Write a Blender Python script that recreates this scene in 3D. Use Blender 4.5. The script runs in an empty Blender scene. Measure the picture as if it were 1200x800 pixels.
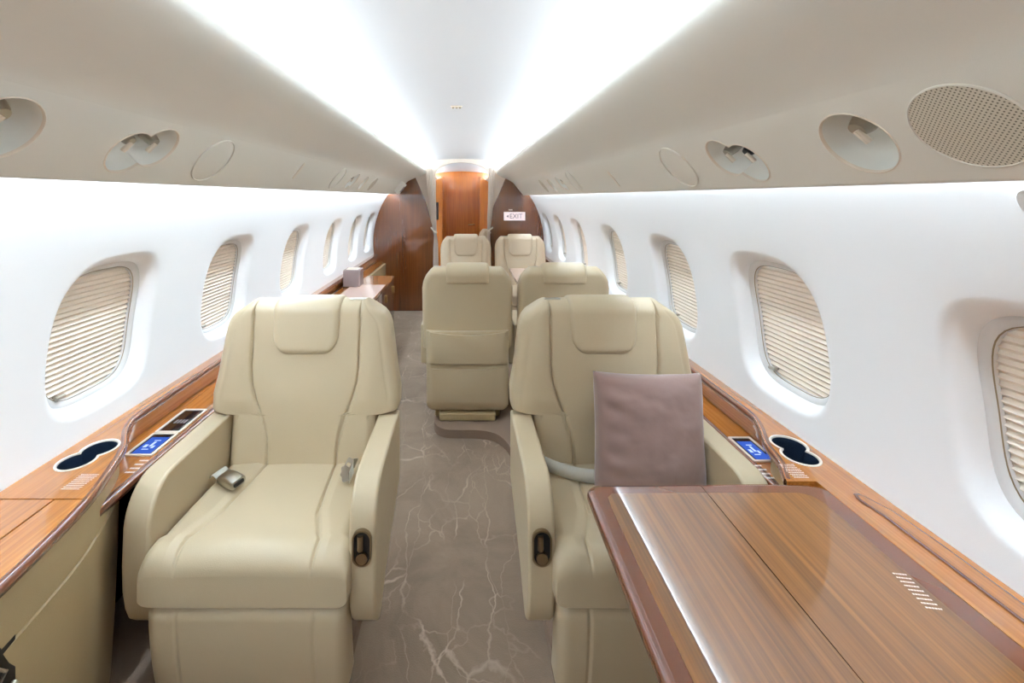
import bpy, math, random
from mathutils import Vector, Matrix, noise
from mathutils.geometry import tessellate_polygon
random.seed(7)
S = bpy.context.scene
COL = S.collection
PI = math.pi

# ---------------------------------------------------------------- materials
def srgb(r, g, b):
    f = lambda c: (c/255/12.92) if c/255 <= .04045 else ((c/255+.055)/1.055)**2.4
    return (f(r), f(g), f(b), 1)

def newmat(name):
    m = bpy.data.materials.new(name); m.use_nodes = True
    nt = m.node_tree; nt.nodes.clear()
    out = nt.nodes.new('ShaderNodeOutputMaterial'); b = nt.nodes.new('ShaderNodeBsdfPrincipled')
    nt.links.new(b.outputs[0], out.inputs[0])
    return m, nt, b

def plain(name, col, rough=.5, metal=0, coat=0, spec=.5, bump=0, bscale=300, sheen=0):
    m, nt, b = newmat(name)
    b.inputs['Base Color'].default_value = col
    b.inputs['Roughness'].default_value = rough
    b.inputs['Metallic'].default_value = metal
    b.inputs['Coat Weight'].default_value = coat
    b.inputs['Coat Roughness'].default_value = .04
    b.inputs['Specular IOR Level'].default_value = spec
    if sheen:
        b.inputs['Sheen Weight'].default_value = sheen
        b.inputs['Sheen Roughness'].default_value = .4
    if bump:
        tc = nt.nodes.new('ShaderNodeTexCoord'); n = nt.nodes.new('ShaderNodeTexNoise')
        n.inputs['Scale'].default_value = bscale; n.inputs['Detail'].default_value = 3
        bp = nt.nodes.new('ShaderNodeBump'); bp.inputs['Strength'].default_value = bump
        bp.inputs['Distance'].default_value = .002
        nt.links.new(tc.outputs['Object'], n.inputs['Vector'])
        nt.links.new(n.outputs['Fac'], bp.inputs['Height'])
        nt.links.new(bp.outputs[0], b.inputs['Normal'])
    return m

def wood(name, dark, mid, light, axis='Y', rough=.22, coat=1.0, fine=150, broad=9):
    m, nt, b = newmat(name)
    tc = nt.nodes.new('ShaderNodeTexCoord')
    def stretched(k, along):
        mp = nt.nodes.new('ShaderNodeMapping')
        s = [k, k, k]; s['XYZ'.index(axis)] = along
        mp.inputs['Scale'].default_value = s
        nt.links.new(tc.outputs['Object'], mp.inputs['Vector']); return mp
    n1 = nt.nodes.new('ShaderNodeTexNoise'); n1.inputs['Scale'].default_value = 1; n1.inputs['Detail'].default_value = 4
    nt.links.new(stretched(fine, 2.2).outputs[0], n1.inputs['Vector'])
    n2 = nt.nodes.new('ShaderNodeTexNoise'); n2.inputs['Scale'].default_value = 1; n2.inputs['Detail'].default_value = 2
    nt.links.new(stretched(broad, .5).outputs[0], n2.inputs['Vector'])
    mix = nt.nodes.new('ShaderNodeMath'); mix.operation = 'MULTIPLY_ADD'
    mix.inputs[1].default_value = .55
    sc2 = nt.nodes.new('ShaderNodeMath'); sc2.operation = 'MULTIPLY'; sc2.inputs[1].default_value = .45
    nt.links.new(n2.outputs['Fac'], sc2.inputs[0])
    nt.links.new(n1.outputs['Fac'], mix.inputs[0]); nt.links.new(sc2.outputs[0], mix.inputs[2])
    cr = nt.nodes.new('ShaderNodeValToRGB')
    cr.color_ramp.elements[0].position = .36; cr.color_ramp.elements[0].color = dark
    cr.color_ramp.elements[1].position = .64; cr.color_ramp.elements[1].color = light
    e = cr.color_ramp.elements.new(.5); e.color = mid
    nt.links.new(mix.outputs[0], cr.inputs[0]); nt.links.new(cr.outputs[0], b.inputs['Base Color'])
    b.inputs['Roughness'].default_value = rough
    b.inputs['Coat Weight'].default_value = coat; b.inputs['Coat Roughness'].default_value = .02; b.inputs['Coat IOR'].default_value = 1.65
    return m

def leather(name, col):
    m, nt, b = newmat(name)
    tc = nt.nodes.new('ShaderNodeTexCoord')
    n = nt.nodes.new('ShaderNodeTexVoronoi'); n.inputs['Scale'].default_value = 420
    n2 = nt.nodes.new('ShaderNodeTexNoise'); n2.inputs['Scale'].default_value = 9; n2.inputs['Detail'].default_value = 3
    nt.links.new(tc.outputs['Object'], n.inputs['Vector']); nt.links.new(tc.outputs['Object'], n2.inputs['Vector'])
    ma = nt.nodes.new('ShaderNodeMath'); ma.operation = 'MULTIPLY_ADD'; ma.inputs[1].default_value = .12
    nt.links.new(n.outputs['Distance'], ma.inputs[0]); nt.links.new(n2.outputs['Fac'], ma.inputs[2])
    bp = nt.nodes.new('ShaderNodeBump'); bp.inputs['Strength'].default_value = .35; bp.inputs['Distance'].default_value = .004
    nt.links.new(ma.outputs[0], bp.inputs['Height']); nt.links.new(bp.outputs[0], b.inputs['Normal'])
    b.inputs['Base Color'].default_value = col
    b.inputs['Roughness'].default_value = .42; b.inputs['Specular IOR Level'].default_value = .4
    return m

def carpet(name, a, c, vein):
    m, nt, b = newmat(name)
    L = nt.links.new
    tc = nt.nodes.new('ShaderNodeTexCoord')
    nz = nt.nodes.new('ShaderNodeTexNoise'); nz.inputs['Scale'].default_value = 3.5; nz.inputs['Detail'].default_value = 5
    L(tc.outputs['Object'], nz.inputs['Vector'])
    mixv = nt.nodes.new('ShaderNodeMixRGB'); mixv.blend_type = 'LINEAR_LIGHT'; mixv.inputs[0].default_value = .10
    L(tc.outputs['Object'], mixv.inputs[1]); L(nz.outputs['Color'], mixv.inputs[2])
    def vein_mask(scale, lo, rot, sy):
        mp = nt.nodes.new('ShaderNodeMapping'); mp.inputs['Rotation'].default_value = (0, 0, rot)
        mp.inputs['Scale'].default_value = (1, sy, 1)
        L(mixv.outputs[0], mp.inputs[0])
        v = nt.nodes.new('ShaderNodeTexVoronoi'); v.feature = 'DISTANCE_TO_EDGE'; v.inputs['Scale'].default_value = scale
        L(mp.outputs[0], v.inputs['Vector'])
        r = nt.nodes.new('ShaderNodeMapRange'); r.inputs[1].default_value = 0; r.inputs[2].default_value = lo
        r.inputs[3].default_value = 1; r.inputs[4].default_value = 0
        L(v.outputs['Distance'], r.inputs[0]); return r
    v1 = vein_mask(4.2, .014, .22, .30); v2 = vein_mask(7.5, .018, -.3, .35)
    mx = nt.nodes.new('ShaderNodeMath'); mx.operation = 'MULTIPLY_ADD'; mx.inputs[1].default_value = .55; mx.use_clamp = True
    L(v2.outputs[0], mx.inputs[0]); L(v1.outputs[0], mx.inputs[2])
    brk = nt.nodes.new('ShaderNodeTexNoise'); brk.inputs['Scale'].default_value = 5; brk.inputs['Detail'].default_value = 2
    L(tc.outputs['Object'], brk.inputs['Vector'])
    br = nt.nodes.new('ShaderNodeMapRange'); br.inputs[1].default_value = .38; br.inputs[2].default_value = .62
    L(brk.outputs['Fac'], br.inputs[0])
    mm = nt.nodes.new('ShaderNodeMath'); mm.operation = 'MULTIPLY'; L(mx.outputs[0], mm.inputs[0]); L(br.outputs[0], mm.inputs[1])
    big = nt.nodes.new('ShaderNodeTexNoise'); big.inputs['Scale'].default_value = 2.2; big.inputs['Detail'].default_value = 8
    big.inputs['Roughness'].default_value = .65; big.inputs['Distortion'].default_value = .8
    L(tc.outputs['Object'], big.inputs['Vector'])
    cr = nt.nodes.new('ShaderNodeValToRGB')
    cr.color_ramp.elements[0].position = .34; cr.color_ramp.elements[0].color = a
    cr.color_ramp.elements[1].position = .66; cr.color_ramp.elements[1].color = c
    L(big.outputs['Fac'], cr.inputs[0])
    mc = nt.nodes.new('ShaderNodeMixRGB'); L(mm.outputs[0], mc.inputs[0]); L(cr.outputs[0], mc.inputs[1])
    mc.inputs[2].default_value = vein
    L(mc.outputs[0], b.inputs['Base Color'])
    b.inputs['Roughness'].default_value = .85; b.inputs['Specular IOR Level'].default_value = .2
    b.inputs['Sheen Weight'].default_value = .3
    pile = nt.nodes.new('ShaderNodeTexNoise'); pile.inputs['Scale'].default_value = 260
    L(tc.outputs['Object'], pile.inputs['Vector'])
    bp = nt.nodes.new('ShaderNodeBump'); bp.inputs['Strength'].default_value = .5; bp.inputs['Distance'].default_value = .003
    L(pile.outputs['Fac'], bp.inputs['Height']); L(bp.outputs[0], b.inputs['Normal'])
    return m

def emit(name, col, st):
    m = bpy.data.materials.new(name); m.use_nodes = True; nt = m.node_tree; nt.nodes.clear()
    o = nt.nodes.new('ShaderNodeOutputMaterial'); e = nt.nodes.new('ShaderNodeEmission')
    e.inputs[0].default_value = col; e.inputs[1].default_value = st
    nt.links.new(e.outputs[0], o.inputs[0]); return m

def grille(name, col, hole, scale):
    m, nt, b = newmat(name); L = nt.links.new
    tc = nt.nodes.new('ShaderNodeTexCoord')
    sp = nt.nodes.new('ShaderNodeSeparateXYZ'); L(tc.outputs['Object'], sp.inputs[0])
    def wave(o):
        a = nt.nodes.new('ShaderNodeMath'); a.operation = 'MULTIPLY'; a.inputs[1].default_value = scale; L(sp.outputs[o], a.inputs[0])
        s = nt.nodes.new('ShaderNodeMath'); s.operation = 'SINE'; L(a.outputs[0], s.inputs[0]); return s
    p = nt.nodes.new('ShaderNodeMath'); p.operation = 'MULTIPLY'; L(wave(0).outputs[0], p.inputs[0]); L(wave(1).outputs[0], p.inputs[1])
    r = nt.nodes.new('ShaderNodeMapRange'); r.inputs[1].default_value = .35; r.inputs[2].default_value = .65; L(p.outputs[0], r.inputs[0])
    mc = nt.nodes.new('ShaderNodeMixRGB'); mc.inputs[1].default_value = col; mc.inputs[2].default_value = hole
    L(r.outputs[0], mc.inputs[0]); L(mc.outputs[0], b.inputs['Base Color']); b.inputs['Roughness'].default_value = .6
    return m

M = dict(
    white=plain('white_liner', srgb(240, 240, 240), .45, bump=.05, bscale=500),
    ceil=plain('ceiling_liner', srgb(240, 240, 241), .6),
    bin=plain('beige_overhead_liner', srgb(220, 216, 206), .5, spec=.3, bump=.08, bscale=700),
    leather=leather('cream_leather', srgb(188, 172, 143)),
    leather2=leather('warm_cream_leather', srgb(200, 182, 156)),
    fascia=leather('beige_fascia_leather', srgb(172, 152, 114)),
    woodY=wood('walnut_lengthwise', srgb(138, 80, 28), srgb(166, 101, 38), srgb(186, 121, 54), 'Y'),
    woodT=wood('walnut_table', srgb(96, 58, 22), srgb(121, 76, 31), srgb(141, 92, 41), 'Y', rough=.3, fine=170, broad=22),
    woodZ=wood('walnut_upright', srgb(80, 39, 13), srgb(90, 46, 16), srgb(101, 54, 20), 'Z', fine=90, broad=5),
    woodD=wood('walnut_door', srgb(168, 90, 24), srgb(190, 108, 32), srgb(206, 126, 44), 'Z', fine=90, broad=5),
    band=plain('redbrown_banding', srgb(104, 56, 34), .25, coat=1),
    carpet=carpet('veined_carpet', srgb(116, 97, 79), srgb(144, 124, 104), srgb(176, 155, 136)),
    carpet2=plain('platform_carpet', srgb(136, 116, 100), .9, spec=.2, bump=.5, bscale=260),
    steel=plain('brushed_steel', srgb(176, 170, 158), .3, metal=1),
    bronze=plain('bronze_metal', srgb(150, 134, 108), .3, metal=1),
    brass=plain('brass', srgb(214, 180, 120), .25, metal=1),
    black=plain('black_plastic', srgb(14, 14, 15), .35),
    darkgap=plain('dark_gap', srgb(30, 18, 10), .8),
    rim=plain('pale_rim', srgb(222, 210, 194), .3),
    cup=plain('navy_cup_liner', srgb(24, 36, 52), .25, coat=.6),
    screenblack=plain('black_glass', srgb(10, 12, 18), .08, coat=1),
    shade=plain('pleated_shade_cloth', srgb(234, 222, 208), .8, spec=.2),
    pane=plain('window_recess_ring', srgb(216, 214, 212), .3),
    velvet=plain('mauve_velvet', srgb(138, 112, 104), .8, sheen=.7, bump=.3, bscale=60),
    strap=plain('silver_webbing', srgb(190, 188, 176), .6, bump=.4, bscale=600),
    gasper=plain('white_cup', srgb(226, 226, 220), .45),
    grille=grille('speaker_grille', srgb(196, 186, 168), srgb(92, 84, 70), 950),
    signface=emit('sign_face', srgb(255, 238, 240), 1.0),
    signtext=plain('sign_ink', srgb(104, 84, 110), .6),
    placard=plain('placard_ink', srgb(236, 224, 216), .6),
    screen=emit('lit_screen', srgb(70, 110, 220), .9),
    screenlite=emit('lit_screen_icons', srgb(190, 212, 255), 1.3),
    curtain=plain('ivory_curtain', srgb(232, 222, 212), .8, sheen=.2),
    mat=plain('painted_pink_reflection', srgb(222, 192, 178), .25, coat=.8),  # pale pink reflections on the two glossy tops, put into the base colour
    box=plain('mauve_box', srgb(134, 118, 116), .6),
    jamb=plain('ivory_jamb', srgb(222, 208, 194), .5),
    wash=emit('wall_wash_led', (.745, .90, 1.06, 1), 94),
    cove=emit('cove_led', (.745, .90, 1.06, 1), 50),
)

# ---------------------------------------------------------------- mesh helpers
def wloc(o):
    v = Vector((0, 0, 0))
    while o is not None: v = v + o.location; o = o.parent
    return v

def mk(name, verts, faces, mat, parent=None, smooth=True, origin=None, angle=35, merge=0, local=False):
    """verts in world coordinates (local=True: in the parent's own frame)."""
    me = bpy.data.meshes.new(name)
    o = bpy.data.objects.new(name, me)
    if origin is not None and parent is None: o.location = origin
    off = Vector((0, 0, 0))
    if parent is not None:
        o.parent = parent
        if not local: off = wloc(parent)
    elif origin is not None: off = Vector(origin)
    me.from_pydata([tuple(Vector(v)-off) for v in verts], [], faces)
    import bmesh
    bm = bmesh.new(); bm.from_mesh(me)
    if merge: bmesh.ops.remove_doubles(bm, verts=bm.verts, dist=merge)
    bmesh.ops.recalc_face_normals(bm, faces=bm.faces)
    bm.to_mesh(me); bm.free()
    mats = mat if isinstance(mat, (list, tuple)) else [mat]
    for k in mats: me.materials.append(M[k] if isinstance(k, str) else k)
    if smooth:
        me.shade_smooth()
        me.set_sharp_from_angle(angle=math.radians(angle))
    COL.objects.link(o)
    return o

class G:
    """collects verts and faces"""
    def __init__(s): s.v = []; s.f = []
    def add(s, v, f):
        n = len(s.v); s.v += [tuple(p) for p in v]; s.f += [tuple(i+n for i in q) for q in f]; return s
    def grid(s, P, closeu=False, closev=False):
        nu = len(P); nv = len(P[0]); f = []
        for i in range(nu if closeu else nu-1):
            for j in range(nv if closev else nv-1):
                a, b = i % nu, (i+1) % nu; c, d = j % nv, (j+1) % nv
                f.append((a*nv+c, b*nv+c, b*nv+d, a*nv+d))
        return s.add([p for r in P for p in r], f)
    def loft(s, rings, caps=True):
        n = len(rings[0]); s.grid(rings, closev=True)
        if caps:
            s.add(rings[0], [tuple(range(n))]); s.add(rings[-1], [tuple(reversed(range(n)))])
        return s
    def box(s, x0, x1, y0, y1, z0, z1):
        v = [(x, y, z) for x in (x0, x1) for y in (y0, y1) for z in (z0, z1)]
        return s.add(v, [(0, 1, 3, 2), (4, 6, 7, 5), (0, 4, 5, 1), (2, 3, 7, 6), (0, 2, 6, 4), (1, 5, 7, 3)])
    def plate(s, outline, holes, a, b, fn):
        """prism of a 2-D outline with holes between depth a and b; fn(u, v, d) -> xyz"""
        loops = [outline]+list(holes)
        flat = [p for l in loops for p in l]
        tris = tessellate_polygon([[Vector((p[0], p[1], 0)) for p in l] for l in loops])
        n = len(flat)
        v = [fn(p[0], p[1], a) for p in flat]+[fn(p[0], p[1], b) for p in flat]
        f = [tuple(t) for t in tris]+[tuple(i+n for i in reversed(t)) for t in tris]
        k = 0
        for l in loops:
            m = len(l)
            for i in range(m):
                j = (i+1) % m; f.append((k+i, k+j, k+j+n, k+i+n))
            k += m
        return s.add(v, f)
    def tube(s, pts, r, n=10, caps=True):
        pts = [Vector(p) for p in pts]; rings = []
        up = Vector((0, 0, 1))
        for i, p in enumerate(pts):
            t = (pts[min(i+1, len(pts)-1)]-pts[max(i-1, 0)]).normalized()
            a = t.cross(up)
            if a.length < .01: a = t.cross(Vector((1, 0, 0)))
            a.normalize(); b = t.cross(a)
            rr = r[i] if isinstance(r, (list, tuple)) else r
            rings.append([p+a*rr*math.cos(2*PI*k/n)+b*rr*math.sin(2*PI*k/n) for k in range(n)])
        return s.loft(rings, caps)

def bev(o, w=.004, seg=3, ang=40):
    m = o.modifiers.new('bevel', 'BEVEL'); m.width = w; m.segments = seg
    m.limit_method = 'ANGLE'; m.angle_limit = math.radians(ang); m.harden_normals = False
    return o

def empty(name, loc, label, cat, group=None, rz=0):
    o = bpy.data.objects.new(name, None); COL.objects.link(o)
    o.empty_display_size = .05
    o.location = loc; o.rotation_euler = (0, 0, rz)
    tag(o, label, cat, group); return o
def tag(o, label=None, cat=None, group=None, kind=None):
    if label: o['label'] = label
    if cat: o['category'] = cat
    if group: o['group'] = group
    if kind: o['kind'] = kind
    return o
def struct(o, label=None):
    o['kind'] = 'structure'
    if label: o['label'] = label
    return o

def interp(tab, t):
    if t <= tab[0][0]: return tab[0][1]
    for (a, b), (c, d) in zip(tab, tab[1:]):
        if t <= c:
            k = (t-a)/(c-a); k = k*k*(3-2*k) if len(tab) > 2 else k
            return b+(d-b)*k
    return tab[-1][1]
def lin(tab, t):
    if t <= tab[0][0]: return tab[0][1]
    for (a, b), (c, d) in zip(tab, tab[1:]):
        if t <= c: return b+(d-b)*(t-a)/(c-a)
    return tab[-1][1]
def smooth_curve(pts, n=6):
    """Catmull-Rom through 2-D points"""
    out = []
    P = [pts[0]]+list(pts)+[pts[-1]]
    for i in range(1, len(P)-2):
        p0, p1, p2, p3 = P[i-1], P[i], P[i+1], P[i+2]
        for k in range(n):
            t = k/n
            out.append(tuple(.5*((2*p1[c])+(-p0[c]+p2[c])*t+(2*p0[c]-5*p1[c]+4*p2[c]-p3[c])*t*t+(-p0[c]+3*p1[c]-3*p2[c]+p3[c])*t**3) for c in range(2)))
    out.append(tuple(pts[-1])); return out
def rrect(cx, cy, a, b, r, n=6):
    out = []
    for sx, sy, t0 in ((1, 1, 0), (-1, 1, PI/2), (-1, -1, PI), (1, -1, 3*PI/2)):
        for k in range(n+1):
            t = t0+PI/2*k/n
            out.append((cx+sx*(a-r)+r*math.cos(t), cy+sy*(b-r)+r*math.sin(t)))
    return out
def circle(cx, cy, r, n=32, ry=None):
    return [(cx+r*math.cos(2*PI*k/n), cy+(ry or r)*math.sin(2*PI*k/n)) for k in range(n)]
def twin(cx, cy, r, d, n=48, slope=0.0):
    """outline of two overlapping circles, centres +-d along u (slope: v shift)"""
    out = []
    for k in range(n):
        t = 2*PI*k/n; c, s_ = math.cos(t), math.sin(t); best = 0
        for sg in (1, -1):
            ex, ey = sg*d, sg*slope
            bq = c*ex+s_*ey; disc = bq*bq-(ex*ex+ey*ey)+r*r
            if disc > 0: best = max(best, bq+math.sqrt(disc))
        out.append((cx+best*c, cy+best*s_))
    return out

# ---------------------------------------------------------------- cabin shell
XC, ZC, R = -.06, .84, 1.05
Y0, YB, YE = -1.3, 5.46, 8.2            # back end, bulkhead, far end
def wx(side, z, out=0.0):               # x of the side wall, out = further outboard
    return XC+side*(math.sqrt(R*R-(z-ZC)**2)+out)

def supere(a, b, n, ang):
    c, s_ = math.cos(ang), math.sin(ang)
    return ((abs(c/a)**n+abs(s_/b)**n)**(-1/n))
WA, WB, WZ, WN = .165, .197, .992, 3.7
def win_r(ang, off=0):
    # upper half rounder than the lower
    n = WN if math.sin(ang) < 0 else 3.3
    return supere(WA+off, WB+off, n, ang)

def wall_mesh(side, wins):
    g = G(); zb, zt = .58, 1.50
    zs = [zb+(zt-zb)*k/18 for k in range(19)]
    rings_def = [(.042, 0), (.039, 0.0002), (.034, .001), (.028, .0035), (.022, .009), (.0165, .017), (.012, .028), (.008, .040), (.006, .052)]
    edges = [Y0]
    for a, b in zip(wins, wins[1:]): edges.append((a+b)/2)
    first_lo = wins[0]-.36
    bays = []
    lo = [first_lo]+[(a+b)/2 for a, b in zip(wins, wins[1:])]
    hi = [(a+b)/2 for a, b in zip(wins, wins[1:])]+[wins[-1]+.36]
    # plain stretches
    def stretch(a, b, n):
        g.grid([[(wx(side, z), a+(b-a)*i/n, z) for z in zs] for i in range(n+1)])
    stretch(Y0, lo[0], 2); stretch(hi[-1], YE, 3)
    for yc, a, b in zip(wins, lo, hi):
        nh = 14
        rect = [(b, z) for z in zs[:-1]]+[(b+(a-b)*k/nh, zt) for k in range(nh)]+[(a, z) for z in reversed(zs[1:])]+[(a+(b-a)*k/nh, zb) for k in range(nh)]
        # densify the hole by interpolating the rectangle points
        rings = []
        fr = [0, .12, .3, .55, .8]
        angs = [math.atan2(z-WZ, y-yc) for y, z in rect]
        for t in fr:
            ring = []
            for (y, z), an in zip(rect, angs):
                r0 = win_r(an, rings_def[0][0])
                hy, hz = yc+r0*math.cos(an), WZ+r0*math.sin(an)
                yy, zz = y+(hy-y)*t, z+(hz-z)*t
                ring.append((wx(side, zz), yy, zz))
            rings.append(ring)
        for off, dep in rings_def:
            ring = []
            for an in angs:
                r0 = win_r(an, off); zz = WZ+r0*math.sin(an)
                ring.append((wx(side, zz, dep), yc+r0*math.cos(an), zz))
            rings.append(ring)
        g.grid(rings, closev=True)
    return g

WL = [.62, 1.37, 2.07, 2.88, 3.70, 4.46, 5.13]
WR = [.70, 1.39, 2.07, 2.87, 3.72, 4.46, 5.13]
for side, wins, nm in ((-1, WL, 'wall_left'), (1, WR, 'wall_right')):
    g = wall_mesh(side, wins)
    o = struct(mk(nm, g.v, g.f, 'white', merge=.0004, angle=50), 'white curved cabin side wall with rounded window openings')

def window(idx, side, yc):
    # pane ring + pleated shade + knob
    D0 = .050
    root = bpy.data.objects.new('window_%d' % idx, None); COL.objects.link(root)
    root.location = (wx(side, WZ, D0), yc, WZ-WB); struct(root)
    n = 72
    # inner frame ring
    def ring(off, dep):
        out = []
        for k in range(n):
            an = 2*PI*k/n; r0 = win_r(an, off); z = WZ+r0*math.sin(an)
            out.append((wx(side, z, dep), yc+r0*math.cos(an), z))
        return out
    g = G(); g.grid([ring(.012, .046), ring(.004, .044), ring(-.004, .046), ring(-.010, .052), ring(-.011, .062)], closev=True)
    mk('frame', g.v, g.f, 'pane', root)
    g = G(); g.grid([ring(-.0090, .0530), ring(-.0095, .0514), ring(-.0107, .0514), ring(-.0112, .0530)], closev=True)
    mk('gasket', g.v, g.f, 'bronze', root)
    # shade: pleated cloth, one fold every 14 mm
    pitch = .0158; rows = []
    hz = WB-.008; z = WZ-hz; k = 0
    while z < WZ+hz+.0001:
        rows.append((z, 0 if k % 2 == 0 else 1)); z += pitch*.5; k += 1
    P = []
    for z, fold in rows:
        dz = z-WZ; nn = WN if dz < 0 else 3.3
        hw = (WA-.008)*max(0, 1-abs(dz/(WB-.007))**nn)**(1/nn)
        P.append([(wx(side, z, .058+(.0085 if fold else 0)), yc+hw*u/8, z) for u in range(-8, 9)])
    g = G(); g.grid(P)
    mk('pleated_shade', g.v, g.f, 'shade', root, smooth=False)
    # knob
    ky = yc+(-.10 if side < 0 else .095)
    g = G(); x0 = wx(side, WZ-WB+.03, .045)
    kz = WZ-WB+.032
    g.tube([(x0, ky-.014, kz), (x0, ky+.014, kz)], .006, 10)
    g.tube([(x0+side*.02, ky, kz), (x0, ky, kz)], .004, 8)
    mk('shade_knob', g.v, g.f, 'steel', root)
    # outer skin behind the shade
    g = G(); g.add(ring(.02, .13), [tuple(range(n))])
    mk('outer_panel', g.v, g.f, 'white', root, smooth=False)
i = 1
for side, wins in ((-1, WL), (1, WR)):
    for yc in wins: window(i, side, yc); i += 1

# floor (aisle) and raised platforms
g = G(); g.box(-1.2, 1.1, Y0, YE, -.03, 0)
struct(mk('floor', g.v, g.f, 'carpet', smooth=False), 'taupe carpet with pale vein pattern')
def rise(pts): return lambda: None
PL = [(-1.12, Y0), (-.335, Y0), (-.335, 1.75)]+smooth_curve([(-.335, 1.80), (-.36, 1.95), (-.46, 2.05), (-.56, 2.06), (-.68, 2.06)], 4)+[(-1.12, 2.06)]
PR = [(1.03, Y0), (1.03, YB-.02), (-.18, YB-.02), (-.18, 2.85)]+smooth_curve([(-.18, 2.74), (-.165, 2.64), (-.11, 2.585), (-.02, 2.575), (.10, 2.57), (.19, 2.53), (.245, 2.43), (.262, 2.30)], 5)+[(.262, Y0)]
for nm, pl in (('trim_1', PL), ('trim_2', PR)):
    g = G(); g.plate(pl, [], 0.0005, .05, lambda u, v, d: (u, v, d))
    struct(bev(mk(nm, g.v, g.f, 'carpet2', angle=30), .012, 4), 'low carpeted platform under the seats')

# ceiling: shallow arch between the coves
CL, CR = -.615, .545
g = G(); P = []
for j in range(25):
    t = j/24; x = CL+(CR-CL)*t; z = 1.825+.048*math.sin(PI*t)**.8
    P.append([(x, Y0+(YE-Y0)*k/12, z) for k in range(13)])
g.grid(P)
struct(mk('ceiling', g.v, g.f, 'ceil', angle=60), 'white arched ceiling between two light coves')

# overhead side panels (flat face with holes for the air outlets)
LIPL, COVL = (-.82, 1.430), (-.70, 1.580)
LIPR, COVR = (.74, 1.417), (.62, 1.567)
def bin_frame(side):
    a, b = (LIPL, COVL) if side < 0 else (LIPR, COVR)
    d = Vector((b[0]-a[0], b[1]-a[1])); L = d.length; d.normalize()
    nrm = Vector((d.y, -d.x)) if side < 0 else Vector((-d.y, d.x))    # towards the cabin (down and inboard)
    if nrm.y > 0: nrm = -nrm
    def fn(u, v, dep):    # u = lengthwise, v = up the face, dep = towards the cabin
        return (a[0]+d.x*v+nrm.x*dep, u, a[1]+d.y*v+nrm.y*dep)
    return fn, L, d, nrm
SETS = {  # lengthwise positions of the outlets along each side: (kind, Y, v)
    -1: [('single', .725, .104), ('twin', 1.051, .104), ('single', 3.36, .10), ('twin', 3.02, .10)],
    1: [('single', .766, .097), ('twin', 1.109, .096), ('single', 3.40, .095), ('twin', 3.06, .095)]}
def outlet_outline(kind, y, v, off=0.0):
    if kind == 'single': return circle(y, v, .063+off, 40)
    return twin(y, v, .056+off, .036, 56, .012)
for side in (-1, 1):
    fn, L, d, nrm = bin_frame(side)
    holes = [outlet_outline(*h) for h in SETS[side]]
    g = G()
    v0, v1 = .012, .190
    g.plate([(Y0, v0), (YE, v0), (YE, v1), (Y0, v1)], holes, -.004, 0, fn)
    YS = (Y0, 0, 1, 2, 3, 4, 5, 6.5, YE)
    def strip(pts): g.grid([[fn(y, v, dep) for (v, dep) in pts] for y in YS])
    strip([(v0, 0)]+[(v0-.012*math.sin(t), -.012+.012*math.cos(t)) for t in [PI/2*k/5 for k in range(1, 6)]])
    # upper face curving over to the nose beside the ceiling cove
    a_ = fn(0, v1, 0); A = Vector((a_[0], a_[2])); TA = Vector((d.x, d.y))*.20
    Bq = Vector((-.455, 1.712) if side < 0 else (.400, 1.709)); TB = Vector((-side*.0, .12))
    prof = []
    for k in range(19):
        t = k/18; h1 = 2*t**3-3*t*t+1; h2 = t**3-2*t*t+t; h3 = -2*t**3+3*t*t; h4 = t**3-t*t
        prof.append(A*h1+TA*h2+Bq*h3+TB*h4)
    for k in range(1, 9):
        t = PI*.62*k/8; prof.append(Bq+Vector((side*.030*(1-math.cos(t)), .030*math.sin(t))))
    g.grid([[(q.x, y, q.y) for q in prof] for y in YS])
    p = (prof[-1].x, 0, prof[-1].y); ztop = Bq.y+.03
    xo = CL if side < 0 else CR
    g.grid([[(p[0], y, p[2]), (p[0]+side*.012, y, p[2]-.022), (xo+side*.01, y, p[2]-.022), (xo+side*.01, y, 1.84)] for y in YS])
    # slot roof above the wall wash
    lp = fn(0, 0, -.012); lp = (lp[0]+side*.004, 0, lp[2])
    q0 = fn(0, v0-.012, -.012)
    g.grid([[(q0[0], y, q0[2]), (lp[0], y, q0[2]+.006), (lp[0], y, 1.49)] for y in (Y0, 1, 3, 5, YE)])
    xw = wx(side, 1.49)
    g.grid([[(lp[0], y, 1.49), (lp[0]+side*.005, y, 1.4905), (xw+side*.03, y, 1.49)] for y in (Y0, 1, 3, 5, YE)])
    struct(mk('trim_%d' % (3 if side < 0 else 4), g.v, g.f, 'bin', angle=40, merge=.0003), 'beige overhead side panel running the length of the cabin')
    # LED strips
    g = G()
    xm = lp[0]*.3+wx(side, 1.47)*.7
    g.box(xm-.009, xm+.009, Y0+.05, YE-.05, 1.474, 1.484)
    struct(mk('trim_%d' % (5 if side < 0 else 6), g.v, g.f, 'wash', smooth=False), 'wall wash light strip')
    g = G(); xx = xo-side*.022
    g.box(xx-.014, xx+.014, Y0+.05, YE-.05, ztop+.004, ztop+.018)
    struct(mk('trim_%d' % (7 if side < 0 else 8), g.v, g.f, 'cove', smooth=False), 'ceiling cove light strip')

# end walls
g = G(); g.box(-1.3, 1.2, Y0-.05, Y0, -.05, 1.95)
struct(mk('wall_rear', g.v, g.f, 'jamb', smooth=False))
# outer closing below the ledges
for side, nm in ((-1, 'baseboard_left'), (1, 'baseboard_right')):
    x = -.955 if side < 0 else .880
    g = G(); g.box(min(x, x+side*.02), max(x, x+side*.02), 1.42, YB, 0.0, .585)
    struct(mk(nm, g.v, g.f, 'fascia', smooth=False), 'beige lower side panel under the ledge')

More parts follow.
